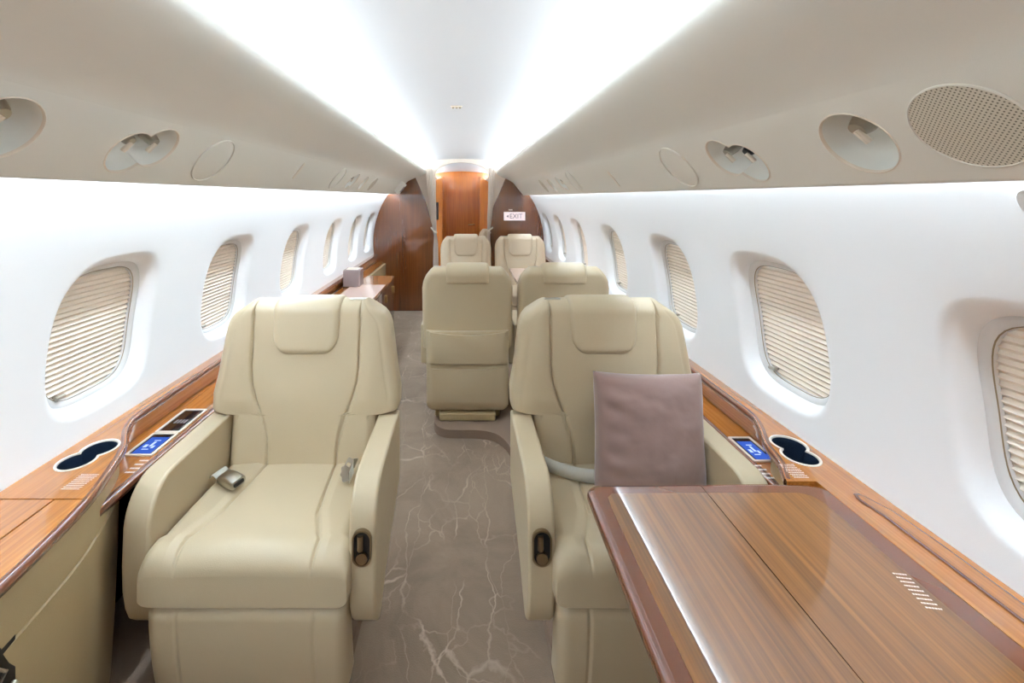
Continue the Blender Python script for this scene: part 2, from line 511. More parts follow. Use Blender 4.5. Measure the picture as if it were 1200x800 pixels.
# ---------------------------------------------------------------- outlets, discs, speaker
def face_pt(side): return bin_frame(side)[0]
def outlet(side, kind, y, v, label, group='air outlets in the overhead panels', dark=False):
    fn = face_pt(side)
    root = empty('air_outlet', fn(y, v, 0), label, 'air outlet', group)
    out = outlet_outline(kind, y, v); cx, cy = y, v
    def sc(k, dep): return [fn(cx+(p[0]-cx)*k, cy+(p[1]-cy)*k, dep) for p in out]
    g = G(); g.grid([sc(.985, -.004), sc(.99, -.001), sc(1.01, .0018), sc(1.035, .0012), sc(1.045, -.001)], closev=True)
    mk('rim', g.v, g.f, 'rim', root)
    g = G(); rings = [sc(.99, -.001), sc(.97, -.015), sc(.90, -.032), sc(.75, -.045), sc(.5, -.052), sc(.2, -.054)]
    g.grid(rings, closev=True); g.add(rings[-1], [tuple(range(len(out)))])
    mk('cup', g.v, g.f, 'gasper', root)
    cs = [(y, v+.022)] if kind == 'single' else [(y-.034, v+.012), (y+.038, v+.020)]
    for k, (a, b) in enumerate(cs):
        g = G(); rr = .020 if kind == 'single' else .016
        base = Vector(fn(a, b, -.052)); tip = Vector(fn(a, b-.004, -.014))
        g.tube([base, base.lerp(tip, .5), base.lerp(tip, .8), tip, tip], [rr, rr, rr*.85, rr*.7, rr*.35], 16)
        nz = mk('nozzle', g.v, g.f, 'black' if (dark and k == 0) else 'steel', root)
        g = G(); g.tube([Vector(fn(a, b-.004, -.013)), Vector(fn(a-.008, b-.030, -.012))], .006, 8)
        mk('nozzle_fin', g.v, g.f, 'rim', nz)
    return root
names = {(-1, 0): ('round air outlet cup in left overhead panel, cut off by the photo edge', False),
         (-1, 1): ('double air outlet cup in left overhead panel above the front window', False),
         (-1, 2): ('small round air outlet far back in left overhead panel', False),
         (-1, 3): ('small double air outlet far back in left overhead panel', False),
         (1, 0): ('large round air outlet cup beside the speaker grille', False),
         (1, 1): ('double air outlet with one black nozzle in right overhead panel', True),
         (1, 2): ('small round air outlet far back in right overhead panel', False),
         (1, 3): ('small double air outlet far back in right overhead panel', True)}
for side in (-1, 1):
    for k, (kind, y, v) in enumerate(SETS[side]):
        lb, dk = names[(side, k)]; outlet(side, kind, y, v, lb, dark=dk)

def disc(side, y, v, r, name, label, cat, mat='bin', group=None, lab2=None):
    fn = face_pt(side); c = Vector(fn(y, v, 0))
    g = G(); n = 48
    def ring(k, dep): return [fn(p[0], p[1], dep) for p in circle(y, v, r*k, n)]
    rings = [ring(1.0, -.0005), ring(1.0, .0030), ring(.985, .0045), ring(.965, .0045), ring(.95, .0004), ring(.92, .0014), ring(.5, .003), ring(.05, .0036)]
    g.grid(rings, closev=True); g.add(rings[-1], [tuple(range(n))])
    o = mk(name, g.v, g.f, mat, origin=tuple(c)); tag(o, label, cat, group); return o
disc(-1, 1.341, .104, .078, 'cover_disc', 'blank round cover in left overhead panel after the double outlet', 'cover', group='round covers in the overhead panels')
disc(1, 1.399, .100, .078, 'cover_disc', 'blank round cover in right overhead panel after the double outlet', 'cover', group='round covers in the overhead panels')
disc(-1, 2.66, .104, .078, 'cover_disc', 'small blank round cover far back in left overhead panel', 'cover', group='round covers in the overhead panels')
disc(1, 2.72, .100, .078, 'cover_disc', 'small blank round cover far back in right overhead panel', 'cover', group='round covers in the overhead panels')
# speaker: grille face laid out in its own frame so the hole pattern follows the face
def speaker(side, y, v, r, label):
    fn, L, d, nrm = bin_frame(side); c = Vector(fn(y, v, .001))
    root = empty('speaker', tuple(c), label, 'speaker', 'speakers in the overhead panels')
    g = G(); n = 56
    def ring(k, dep): return [fn(p[0], p[1], dep) for p in circle(y, v, r*k, n)]
    g.grid([ring(1.03, -.001), ring(1.03, .002), ring(1.0, .003), ring(.985, .0005)], closev=True)
    mk('rim', g.v, g.f, 'bin', root)
    me = bpy.data.meshes.new('grille')
    pts = [(0, 0, .0022)]+[(r*.99*q*math.cos(2*PI*k/n), r*.99*q*math.sin(2*PI*k/n), .0022-.002*q*q) for q in (.5, 1) for k in range(n)]
    fs = [(0, 1+k, 1+(k+1) % n) for k in range(n)]+[(1+k, 1+n+k, 1+n+(k+1) % n, 1+(k+1) % n) for k in range(n)]
    me.from_pydata(pts, [], fs); me.materials.append(M['grille']); me.shade_smooth()
    o = bpy.data.objects.new('grille', me); COL.objects.link(o); o.parent = root
    Z = Vector((nrm.x, 0, nrm.y)); X = Vector((0, 1, 0)); Yv = Z.cross(X)
    o.rotation_euler = Matrix((X, Yv, Z)).transposed().to_euler()
    return root
speaker(1, .595, .100, .068, 'round perforated speaker grille in right overhead panel, nearest the camera')
speaker(-1, 3.70, .10, .068, 'small perforated speaker grille far back in left overhead panel')
speaker(1, 3.74, .10, .068, 'small perforated speaker grille far back in right overhead panel')
# reading light slots
for side, y, v, lb in ((-1, 2.016, .115, 'slim flush slot in left overhead panel'), (1, 2.026, .085, 'slim flush slot in right overhead panel')):
    fn = face_pt(side); g = G()
    g.plate(rrect(y, v, .012, .045, .010), [], -.0005, .0025, fn)
    tag(mk('flush_slot', g.v, g.f, 'rim', origin=fn(y, v, 0)), lb, 'panel slot', 'flush slots in the overhead panels')
# ceiling fixture
root = empty('ceiling_sensor', (-.035, 2.30, 1.872), 'tiny sensor strip on the white ceiling above the aisle', 'sensor')
g = G(); g.plate(rrect(-.035, 2.30, .030, .010, .008), [], 1.8655, 1.8745, lambda u, v, d_: (u, v, d_)); mk('plate', g.v, g.f, 'rim', root)
for dx in (-.018, 0, .018):
    g = G(); g.tube([(-.035+dx, 2.30, 1.867), (-.035+dx, 2.30, 1.860)], .005, 10); mk('lens', g.v, g.f, 'bronze', root)
# wall lamp near the camera on the right
g = G(); xw = wx(1, 1.385)
g.plate(rrect(.545, 1.388, .10, .024, .022), [], 0, .035, lambda u, v, d_: (wx(1, v, -d_+.006), u, v))
tag(bev(mk('wall_lamp', g.v, g.f, 'white', origin=(xw, .545, 1.36)), .008), 'white rounded housing at the right edge under the overhead panel', 'wall light')
# small signal lamp at the end of the left overhead panel
fn = face_pt(-1); root = empty('sign_lamp', fn(5.16, .08, 0), 'small pale sign lamp at far end of left overhead panel', 'sign')
g = G(); g.plate(rrect(5.10, .12, .07, .07, .015), [], -.0005, .055, fn); bev(mk('housing', g.v, g.f, 'gasper', root), .006)
g = G(); g.plate(rrect(5.10, .12, .045, .04, .01), [], .0551, .057, fn); mk('lens', g.v, g.f, 'box', root)

# ---------------------------------------------------------------- bulkheads, curtains, aft room
def xz(u, v, d_): return (u, d_, v)
LI = smooth_curve([(-.35, 0.0), (-.35, .60), (-.352, .83), (-.375, 1.0), (-.405, 1.13), (-.445, 1.28), (-.497, 1.42), (-.571, 1.60), (-.66, 1.78)], 5)
RI = smooth_curve([(.335, 0.0), (.335, .60), (.330, .90), (.330, 1.09), (.345, 1.19), (.380, 1.31), (.427, 1.41), (.497, 1.58), (.58, 1.78)], 5)
g = G(); g.plate([(-1.16, 0), *LI, (-1.16, 1.78)], [], YB, YB+.03, xz)
struct(bev(mk('wall_bulkhead_left', g.v, g.f, 'woodZ', angle=30), .006), 'glossy walnut bulkhead left of the passage')
g = G(); g.plate([(1.06, 0), *RI, (1.06, 1.78)], [], YB, YB+.03, xz)
struct(bev(mk('wall_bulkhead_right', g.v, g.f, 'woodZ', angle=30), .006), 'glossy walnut bulkhead right of the passage')
# ivory lining behind the walnut, with an arched opening
op = [(-.335, 0)]+smooth_curve([(-.335, 1.0), (-.345, 1.60), (-.33, 1.72), (-.22, 1.80), (-.03, 1.83), (.17, 1.80), (.29, 1.72), (.31, 1.60), (.30, 1.0)], 6)+[(.30, 0)]
g = G(); g.plate([(-1.14, 0), *op, (1.04, 0), (1.04, 1.90), (-1.14, 1.90)], [], YB+.032, YB+.09, xz)
struct(bev(mk('trim_9', g.v, g.f, 'jamb', angle=30), .008), 'ivory arched frame of the passage')

def curtain(side, label):
    s = side
    root = empty('curtain', ((-.37 if s < 0 else .345), YB+.02, 0.0), label, 'curtain', 'tied curtains at the passage')
    # rows: z -> (x centre, half width)
    tabc = [(0.02, -.335), (.85, -.338), (.97, -.345), (1.2, -.372), (1.5, -.405), (1.76, -.425)] if s < 0 else \
           [(0.02, .305), (.85, .305), (1.0, .31), (1.2, .325), (1.5, .345), (1.76, .350)]
    tabw = [(0.02, .040), (.8, .030), (.97, .014), (1.15, .030), (1.5, .036), (1.76, .040)]
    g = G(); P = []
    for k in range(40):
        z = .02+1.74*k/39; c = lin(tabc, z); w = lin(tabw, z); row = []
        for j in range(49):
            t = j/48; row.append((c+w*(2*t-1), YB-.028+.012*math.sin(t*PI*2*4.5), z))
        P.append(row)
    g.grid(P)
    mk('drape', g.v, g.f, 'curtain', root, angle=70)
    g = G(); c = lin(tabc, .97)
    g.tube([(c+.022, YB-.045, .965), (c-.01, YB-.052, .985), (c-.05 if s < 0 else c+.05, YB-.03, 1.03)], .010, 8)
    mk('tieback', g.v, g.f, 'rim', root)
curtain(-1, 'pale curtain gathered with a tieback at left of the passage')
curtain(1, 'pale curtain gathered with a tieback at right of the passage')

# exit sign
root = empty('exit_sign', (.628, YB-.001, 1.105), 'lit white exit sign on the right walnut bulkhead', 'sign')
g = G(); g.plate(rrect(.628, 1.167, .130, .052, .004), [], YB-.002, YB-.022, xz); mk('housing', g.v, g.f, 'signface', root, smooth=False)
def text(body, size, loc, rot, mat, parent, name='lettering', ext=.0005):
    cu = bpy.data.curves.new(name, 'FONT'); cu.body = body; cu.size = size; cu.align_x = 'CENTER'; cu.align_y = 'CENTER'
    cu.extrude = ext; cu.materials.append(M[mat])
    tmp = bpy.data.objects.new('tmp', cu); me = tmp.to_mesh().copy(); bpy.data.objects.remove(tmp); me.name = name
    o = bpy.data.objects.new(name, me); COL.objects.link(o); o.parent = parent
    o.location = Vector(loc)-wloc(parent); o.rotation_euler = rot; return o
t = text('EXIT', .082, (.645, YB-.0228, 1.165), (PI/2, 0, 0), 'signtext', root); t.scale = (.95, 1, 1)
g = G(); g.plate([(.528, 1.167), (.552, 1.183), (.552, 1.151)], [], YB-.0222, YB-.0235, xz); mk('arrow', g.v, g.f, 'signtext', root, smooth=False)
g = G(); g.plate(rrect(.58, 1.245, .024, .007, .003), [], YB-.0005, YB-.006, xz)
tag(mk('wall_placard', g.v, g.f, 'rim', origin=(.58, YB, 1.238)), 'small pale placard above the exit sign', 'placard')

# far end wall with the door
g = G(); g.box(-1.2, 1.1, YE-.02, YE+.03, 0, 1.95)
struct(mk('wall_far', g.v, g.f, 'woodD', smooth=False))
root = bpy.data.objects.new('door_1', None); COL.objects.link(root); root.location = (-.04, YE-.04, 0); struct(root, 'glossy honey walnut door at the far end')
g = G(); g.plate([(-.345, .01), (.275, .01), (.275, 1.74), *[(.275-.62*k/10, 1.74+.04*math.sin(PI*k/10)) for k in range(1, 10)], (-.345, 1.74)], [], YE-.055, YE-.021, xz)
bev(mk('leaf', g.v, g.f, 'woodD', root, angle=30), .004)
g = G(); g.tube([(.20, YE-.055, .90), (.20, YE-.10, .90), (.19, YE-.105, .90), (.09, YE-.10, .895)], .013, 10); mk('handle', g.v, g.f, 'brass', root)
for x in (-.39, .315):
    g = G(); g.box(x-.035, x+.035, YE-.10, YE-.02, 0, 1.78)
    struct(bev(mk('trim_%d' % (10 if x < 0 else 11), g.v, g.f, 'woodD', angle=30), .02), 'rounded walnut door post')
# side closets in the aft room
for s, x0, x1, nm in ((-1, -.84, -.335, 'left'), (1, .262, .72, 'right')):
    xi, xo = (x1, x0) if s < 0 else (x0, x1)
    g = G(); g.plate([(xo, .001), (xi, .001), (xi, 1.70), (xi+s*.07, 1.70), (xo-s*.02, 1.39), (xo, 1.38)], [], 7.1, 7.9, xz)
    o = mk('closet', g.v, g.f, 'woodD', origin=((x0+x1)/2, 7.5, 0), smooth=False); tag(bev(o, .01), 'walnut closet beyond the passage, %s of the far door' % nm, 'closet')
    if s < 0: clo = o
g = G(); g.box(-.46, -.395, 7.07, 7.099, 1.04, 1.32)
bev(mk('monitor', g.v, g.f, 'screenblack', clo), .005)

# ---------------------------------------------------------------- side consoles
def xy(u, v, d_): return (u, v, d_)
def placard(cx, cy, z, w, h, rows, parent, ang=0.0, name='placard'):
    g = G(); rnd = random.Random(int(abs(cx*1000)+cy*77))
    for r in range(rows):
        u = -w/2
        yy = -h/2+h*(r+.5)/rows
        while u < w/2:
            l = rnd.uniform(.0016, .0045)
            if u+l > w/2: break
            q = []
            for a, b in ((u, yy-h/rows*.17), (u+l, yy-h/rows*.17), (u+l, yy+h/rows*.17), (u, yy+h/rows*.17)):
                q.append((cx+a*math.cos(ang)-b*math.sin(ang), cy+a*math.sin(ang)+b*math.cos(ang), z))
            g.add(q, [(0, 1, 2, 3)]); u += l+.0009
    return mk(name, g.v, g.f, 'placard', parent, smooth=False)

def console(side):
    s = side
    # mirror helper: distances measured from the wall
    if s < 0:
        root = empty('side_console', (-1.02, .6, 0), 'glossy walnut side ledge with leather front along the left wall', 'side ledge', 'side ledges')
        wall_x = -1.115; rail = -1.052
        inner = smooth_curve([(-1.052, 1.50), (-1.048, 1.42), (-1.02, 1.345), (-.955, 1.25), (-.905, 1.13), (-.872, 1.03), (-.850, .91), (-.832, .75), (-.822, .5), (-.82, Y0+.02)], 6)
        tray_x = -.918
        cup = (-1.020, 1.208); split = -.950
    else:
        root = empty('side_console', (.9, .6, 0), 'glossy walnut side ledge with leather front along the right wall', 'side ledge', 'side ledges')
        wall_x = .995; rail = .932
        inner = smooth_curve([(.932, 1.50), (.928, 1.42), (.900, 1.345), (.862, 1.264), (.840, 1.18), (.796, 1.09), (.768, .98), (.76, .75), (.76, .5), (.76, Y0+.02)], 6)
        tray_x = .846
        cup = (.917, 1.229); split = None
    ZT = .70
    # outline of the main top
    seam_y = 1.030
    far = [p for p in inner if p[1] > seam_y+.002]; near = [p for p in inner if p[1] < seam_y-.002]
    def ix(y):  # inner edge x at y
        return lin(sorted([(p[1], p[0]) for p in inner]), y)
    cupout = twin(cup[0], cup[1], .047, .018*s*0+.020, 56, (.043 if s > 0 else .043))
    # orient the pair of cups: left pair leans along the ledge
    def cup_outline(r):
        return twin(cup[0], cup[1], r-.005, .006, 64, .030)
    if s < 0:
        outl = [(wall_x, YB-.004), (rail, YB-.004)]+far+[(ix(seam_y), seam_y+.0015), (wall_x, seam_y+.0015)]
        g = G(); g.plate(outl, [cup_outline(.0475)], ZT-.022, ZT, xy)
        bev(mk('ledge_top', g.v, g.f, 'woodY', root, angle=30), .004)
        outl = [(split-.0012, seam_y-.0015), (split-.0012, Y0), (-1.068, Y0), (-1.068, seam_y-.0015)]
        g = G(); g.plate(outl, [], ZT-.022, ZT-.0006, xy); mk('wall_lid', g.v, g.f, 'woodY', root, smooth=False)
        outl = [(-1.070, seam_y-.0015), (-1.070, Y0), (wall_x, Y0), (wall_x, seam_y-.0015)]
        g = G(); g.plate(outl, [], ZT-.022, ZT, xy); mk('wall_strip', g.v, g.f, 'woodY', root, smooth=False)
        outl = [(split+.0012, seam_y-.0015), (split+.0012, Y0)]+list(reversed(near))+[(ix(seam_y), seam_y-.0015)]
        g = G(); g.plate(outl, [], ZT-.022, ZT-.0006, xy); bev(mk('aisle_lid', g.v, g.f, 'woodY', root, angle=30), .003)
    else:
        outl = [(wall_x, YB-.004), (rail, YB-.004)]+[p for p in inner if p[1] > 1.10]+[(ix(1.0945), 1.0945), (.8705, 1.0945), (.8705, Y0+.02), (wall_x, Y0+.02)]
        # slot for the stowed table leaf
        slot = [(.905, 1.035), (.918, 1.03), (.925, .3), (.925, -.2), (.918, -.2), (.917, .3), (.911, 1.0)]
        g = G(); g.plate(outl, [cup_outline(.0475)], ZT-.022, ZT, xy)
        bev(mk('ledge_top', g.v, g.f, 'woodY', root, angle=30), .0012)
        # long narrow lid with rounded end along the wall
        g = G(); g.plate([(.920, .98), (.912, 1.03), (.918, 1.045), (.932, 1.045), (.955, .99), (.962, .9), (.962, Y0+.03), (.920, Y0+.03)], [], ZT+.0002, ZT+.0035, xy)
        bev(mk('table_lid', g.v, g.f, 'band', root, angle=30), .0015)
        g = G(); g.plate([(.924, .97), (.917, 1.025), (.922, 1.038), (.93, 1.038), (.951, .985), (.957, .9), (.957, Y0+.04), (.924, Y0+.04)], [], ZT+.0030, ZT+.0042, xy)
        mk('table_lid_face', g.v, g.f, 'woodY', root, smooth=False)
    # dark red-brown banding along the inner edge
    edge = [p for p in inner]
    def off(pts, d_):
        out = []
        for k, p in enumerate(pts):
            a = pts[max(k-1, 0)]; b = pts[min(k+1, len(pts)-1)]
            t = Vector((b[0]-a[0], b[1]-a[1])).normalized(); nn = Vector((t.y, -t.x))
            if nn.x*s < 0: nn = -nn
            out.append((p[0]+nn.x*d_, p[1]+nn.y*d_))
        return out
    full = [(rail, YB-.004)]+[(rail, 1.6)]+[p for p in edge if s < 0 or p[1] > 1.0945]
    prof = [(.011, .0003), (.004, .0008), (-.002, -.002), (-.005, -.012), (-.003, -.021), (.002, -.026), (.012, -.026)]
    P = [[(q[0], q[1], ZT+dz) for q in off(full, o_)] for o_, dz in prof]
    g = G(); g.grid(P); mk('banding', g.v, g.f, 'band', root, angle=60)
    # leather front under the console, with a groove
    zs = [ZT-.024, .62, .565, .562, .556, .553, .40, .22, .051]
    gr = {.562: .004, .556: .004}
    front = [p for p in edge if p[1] < 1.285]
    base = off(front, .014)
    P = []
    for z in zs:
        dd = .014+gr.get(z, 0)+.02*((ZT-z)/.65)**2
        P.append([(max(q[0], .846) if s > 0 and q[1] > 1.12 else q[0], q[1], min(z, .655) if s > 0 and q[1] < 1.10 else z) for q in off(front, dd)])
    g = G(); g.grid(P); mk('leather_front', g.v, g.f, 'fascia', root, angle=25)
    # sunken tray
    if s < 0: o1 = [(tray_x, 1.06), (tray_x, 2.55), (rail-.028, 2.55), (rail-.028, 1.20), (rail+.02, 1.06)]
    else: o1 = [(tray_x, 1.10), (tray_x, 2.55), (rail+.028, 2.55), (rail+.028, 1.20), (rail-.02, 1.10)]
    g = G(); g.plate(o1, [], .594, .614, xy); mk('tray', g.v, g.f, 'woodY', root, smooth=False)
    g = G(); g.grid([[(tray_x+s*a, y, .614+b) for y in (1.06, 1.8, 2.55)] for a, b in ((.020, .0006), (.002, .001), (-.002, -.004), (-.002, -.018), (.002, -.024), (.012, -.024))])
    mk('tray_banding', g.v, g.f, 'band', root, angle=60)
    # upright board between tray and rail
    bp_ = [(rail, YB-.01), (rail, 3.5), (rail, 2.2), (rail, 1.6)]+[p for p in edge if p[1] > 1.26]
    g = G(); g.grid([[(q[0], q[1], z) for q in off(bp_, o_)] for o_, z in ((.004, .682), (.014, .640), (.018, .6135))])
    mk('back_board', g.v, g.f, 'woodY', root)
    # further ledge shelf beyond the tray
    far_x = tray_x if s < 0 else .905
    g = G(); g.box(min(far_x, rail+s*.025), max(far_x, rail+s*.025), 2.56, (2.74 if s < 0 else YB-.01), .586, .610)
    mk('far_shelf', g.v, g.f, 'woodY', root, smooth=False)
    if s < 0:
        g = G(); g.box(-.972, rail-.025, 4.42, YB-.01, .586, .610)
        mk('far_shelf', g.v, g.f, 'woodY', root, smooth=False)
    # cup holder
    ch = cup_outline(.046)
    def sc(r, z): return [(p[0], p[1], z) for p in cup_outline(r)]
    g = G(); g.grid([sc(.0450, ZT-.008), sc(.0455, ZT+.001), sc(.046, ZT+.0018), sc(.0510, ZT+.0018), sc(.0518, ZT+.0002)], closev=True)
    chp = mk('cup_holder', g.v, g.f, 'rim', root, angle=50)
    g = G(); rings = [sc(.0445, ZT-.002), sc(.043, ZT-.03), sc(.040, ZT-.055)]
    g.grid(rings, closev=True); g.add(rings[-1], [tuple(range(64))]); mk('cup_well', g.v, g.f, 'cup', chp)
    g = G(); d_ = Vector((.004, .034)).normalized()
    g.plate(circle(cup[0]-d_.x*.030, cup[1]-d_.y*.030, .024, 24), [], ZT-.055, ZT-.04, xy); mk('cup_insert', g.v, g.f, 'screenblack', chp)
    # placards
    if s < 0:
        placard(-.942, 1.092, ZT+.0006, .046, .062, 9, root, .0)
        placard(-.952, 1.295, .6152, .028, .075, 4, root, .0)
        placard(-.985, 1.80, .6152, .03, .06, 4, root, .0)
    else:
        placard(.846, 1.135, ZT+.0006, .040, .060, 9, root, .0)
        placard(.862, 1.27, .6152, .026, .075, 4, root, .0)
    return root
conL = console(-1); conR = console(1)
# touch screens let into the trays
def touch(root, x0, x1, y0, y1, lit, side):
    z = .6145
    cx, cy = (x0+x1)/2, (y0+y1)/2; a, b = (x1-x0)/2, (y1-y0)/2
    g = G(); g.plate(rrect(cx, cy, a, b, .006), [rrect(cx, cy, a-.008, b-.008, .004)], z, z+.004, xy)
    o = mk('control_panel', g.v, g.f, 'rim', root)
    g = G(); g.plate(rrect(cx, cy, a-.0079, b-.0079, .004), [], z, z+.002, xy); mk('screen_glass', g.v, g.f, 'screenblack', o)
    if lit:
        g = G(); g.box(cx-a+.014, cx+a-.014, cy-b+.012, cy+b-.026, z+.002, z+.0024); mk('display', g.v, g.f, 'screen', o, smooth=False)
        g = G()
        for k, (u, v, w, h) in enumerate(((-.4, -.1, .16, .2), (.05, .1, .12, .35), (.35, -.2, .12, .18), (-.1, -.45, .3, .05), (.1, .5, .3, .05))):
            g.box(cx+u*a*.8-w*a*.8, cx+u*a*.8+w*a*.8, cy-.007+v*b*.8-h*b*.6, cy-.007+v*b*.8+h*b*.6, z+.0024, z+.0027)
        mk('display_icons', g.v, g.f, 'screenlite', o, smooth=False)
    else:
        g = G()
        for k in range(4): g.box(cx-.02+.011*k, cx-.013+.011*k, cy-.02, cy+.004, z+.002, z+.0026)
        mk('touch_icons', g.v, g.f, 'box', o, smooth=False)
touch(conL, -1.030, -.944, 1.345, 1.475, True, -1)
touch(conL, -1.030, -.944, 1.478, 1.640, False, -1)
touch(conR, .862, .936, 1.315, 1.450, True, 1)
# latch recess in the left leather front
g = G(); xl = -.850
g.plate(rrect(.80, .515, .050, .055, .008), [], 0, .012, lambda u, v, d_: (xl+d_+.008*(u-.80)/.05*-1-.012, u, v))
lr = mk('latch_recess', g.v, g.f, 'black', conL)
g = G(); g.tube([(xl+.008, .765, .475), (xl+.014, .80, .482), (xl+.006, .835, .488)], .006, 8); mk('latch', g.v, g.f, 'steel', lr)
g = G(); g.tube([(xl+.006, .80, .55), (xl+.010, .815, .53), (xl+.008, .80, .51), (xl+.008, .785, .50)], .0035, 8); mk('latch_bail', g.v, g.f, 'steel', lr)

# ---------------------------------------------------------------- near table
TX0, TX1, TY0, TY1, TZ = .295, .8698, -.15, 1.092, .699
troot = empty('folding_table', (.58, .5, .655), 'large glossy walnut table with banded edges in the right foreground', 'table')
def leaf(x0, x1, name, left_round):
    r = .035
    if left_round:
        out = [(x1, TY0), (x1, TY1+.002)]+[(x1-(x1-x0-r)*k/8, TY1+.002-.003*math.sin(PI/2*k/8)) for k in range(1, 9)]
        out += [(x0+r-r*math.sin(t), TY1-.001-r+r*math.cos(t)) for t in [PI/2*k/8 for k in range(1, 9)]]
        out += [(x0-.006*math.sin(PI*k/10), TY1-r-(TY1-r-TY0)*k/10) for k in range(1, 10)]+[(x0, TY0)]
    else:
        out = [(x1, TY0), (x1, TY1-.030), (x1-.008, TY1-.010), (x1-.028, TY1)]+[(x1-.028-(x1-.028-x0)*k/8, TY1+.004*math.sin(PI*k/8)) for k in range(1, 9)]+[(x0, TY0)]
    return out
lo_ = leaf(TX0, .5765, 'l', True); ro_ = leaf(.5785, TX1, 'r', False)
def inset(out, d_):
    n = len(out); area = sum(out[i][0]*out[(i+1) % n][1]-out[(i+1) % n][0]*out[i][1] for i in range(n))
    sg = 1 if area > 0 else -1; res = []
    for i in range(n):
        p = Vector(out[i]); a = Vector(out[i-1]); b = Vector(out[(i+1) % n])
        e1 = (p-a).normalized(); e2 = (b-p).normalized()
        n1 = Vector((-e1.y, e1.x))*sg; n2 = Vector((-e2.y, e2.x))*sg
        m = (n1+n2); m.normalize(); k = d_/max(.4, m.dot(n1)); res.append(tuple(p+m*k))
    return res
# leaves: banded rim body with bullnose
for out, nm, cut in ((lo_, 'table_leaf', 'l'), (ro_, 'table_leaf', 'r')):
    g = G(); rings = []
    tt = .034
    for k in range(9):
        a = -PI/2+PI*k/8
        ins = .017*(1-math.cos(a)); z = TZ-tt/2+tt/2*math.sin(a)
        ring = []
        for (p, q) in zip(out, inset(out, ins)):
            # keep the joint between the leaves square
            if (cut == 'l' and p[0] > .57) or (cut == 'r' and (p[0] < .585 or p[0] > .86)): q = (p[0], q[1])
            ring.append((q[0], q[1], z))
        rings.append(ring)
    g.loft(rings, caps=False)
    t1 = tessellate_polygon([[Vector(p) for p in rings[-1]]]); g.add(rings[-1], [tuple(t) for t in t1])
    t1 = tessellate_polygon([[Vector(p) for p in rings[0]]]); g.add(rings[0], [tuple(t) for t in t1])
    lf = mk(nm, g.v, g.f, 'band', troot, angle=50)
    if cut == 'l': fo = [(.5765, TY0), (.5765, TY1-.040), (.352, TY1-.042), (.338, TY1-.055), (.334, TY1-.09), (.330, TY0)]
    else: fo = [(TX1-.042, TY0), (TX1-.042, TY1-.075), (TX1-.052, TY1-.050), (TX1-.075, TY1-.040), (.5785, TY1-.040), (.5785, TY0)]
    g = G(); g.plate(fo, [], TZ-.001, TZ+.0006, xy); mk('veneer', g.v, g.f, 'woodT', lf, smooth=False)
pl = placard(0, 0, 0, .085, .030, 6, troot, 0)
bpy.data.objects.remove(pl)
placard(.807, .790, TZ+.0012, .026, .078, 9, troot, -.15)
# strut that carries the table from the ledge
for yy in (.20, .70):
    g = G(); g.box(.50, .80, yy, yy+.10, .635, .656); bev(mk('support_rail', g.v, g.f, 'steel', troot, angle=30), .003)

# ---------------------------------------------------------------- seats
def groove(x, xs, w=.0036, depth=.010):
    return sum(depth*math.exp(-((x-q)/w)**2) for q in xs)

def ring_box(hw, yf, yb, r, z, nf=90, nb=24, front=None, crown=0.0, xs=()):
    """closed ring in the xy plane: front face at yf (towards -y), back at yb"""
    pts = []
    r = min(r, hw*.9, (yb-yf)*.49)
    # adaptive front sampling: uniform + refined near the seams
    us = [-1+2*k/nf for k in range(nf+1)]
    for u in us:
        x = u*(hw-r); y = yf-crown*(1-u*u)
        if front: y += front(x)
        pts.append((x, y, z))
    y1 = pts[-1][1]
    for k in range(1, 8):
        t = PI/2*k/8; pts.append((hw-r+r*math.sin(t), yf+r-r*math.cos(t), z))
    for k in range(4): pts.append((hw, yf+r+(yb-yf-2*r)*k/4, z))
    for k in range(0, 8):
        t = PI/2*k/8; pts.append((hw-r+r*math.cos(t), yb-r+r*math.sin(t), z))
    for k in range(nb): pts.append(((hw-r)*(1-2*k/nb), yb, z))
    for k in range(0, 8):
        t = PI/2*k/8; pts.append((-(hw-r)-r*math.sin(t), yb-r+r*math.cos(t), z))
    for k in range(4): pts.append((-hw, yb-r-(yb-yf-2*r)*k/4, z))
    for k in range(0, 8):
        t = PI/2*k/8; pts.append((-(hw-r)-r*math.cos(t), yf+r-r*math.sin(t), z))
    return pts

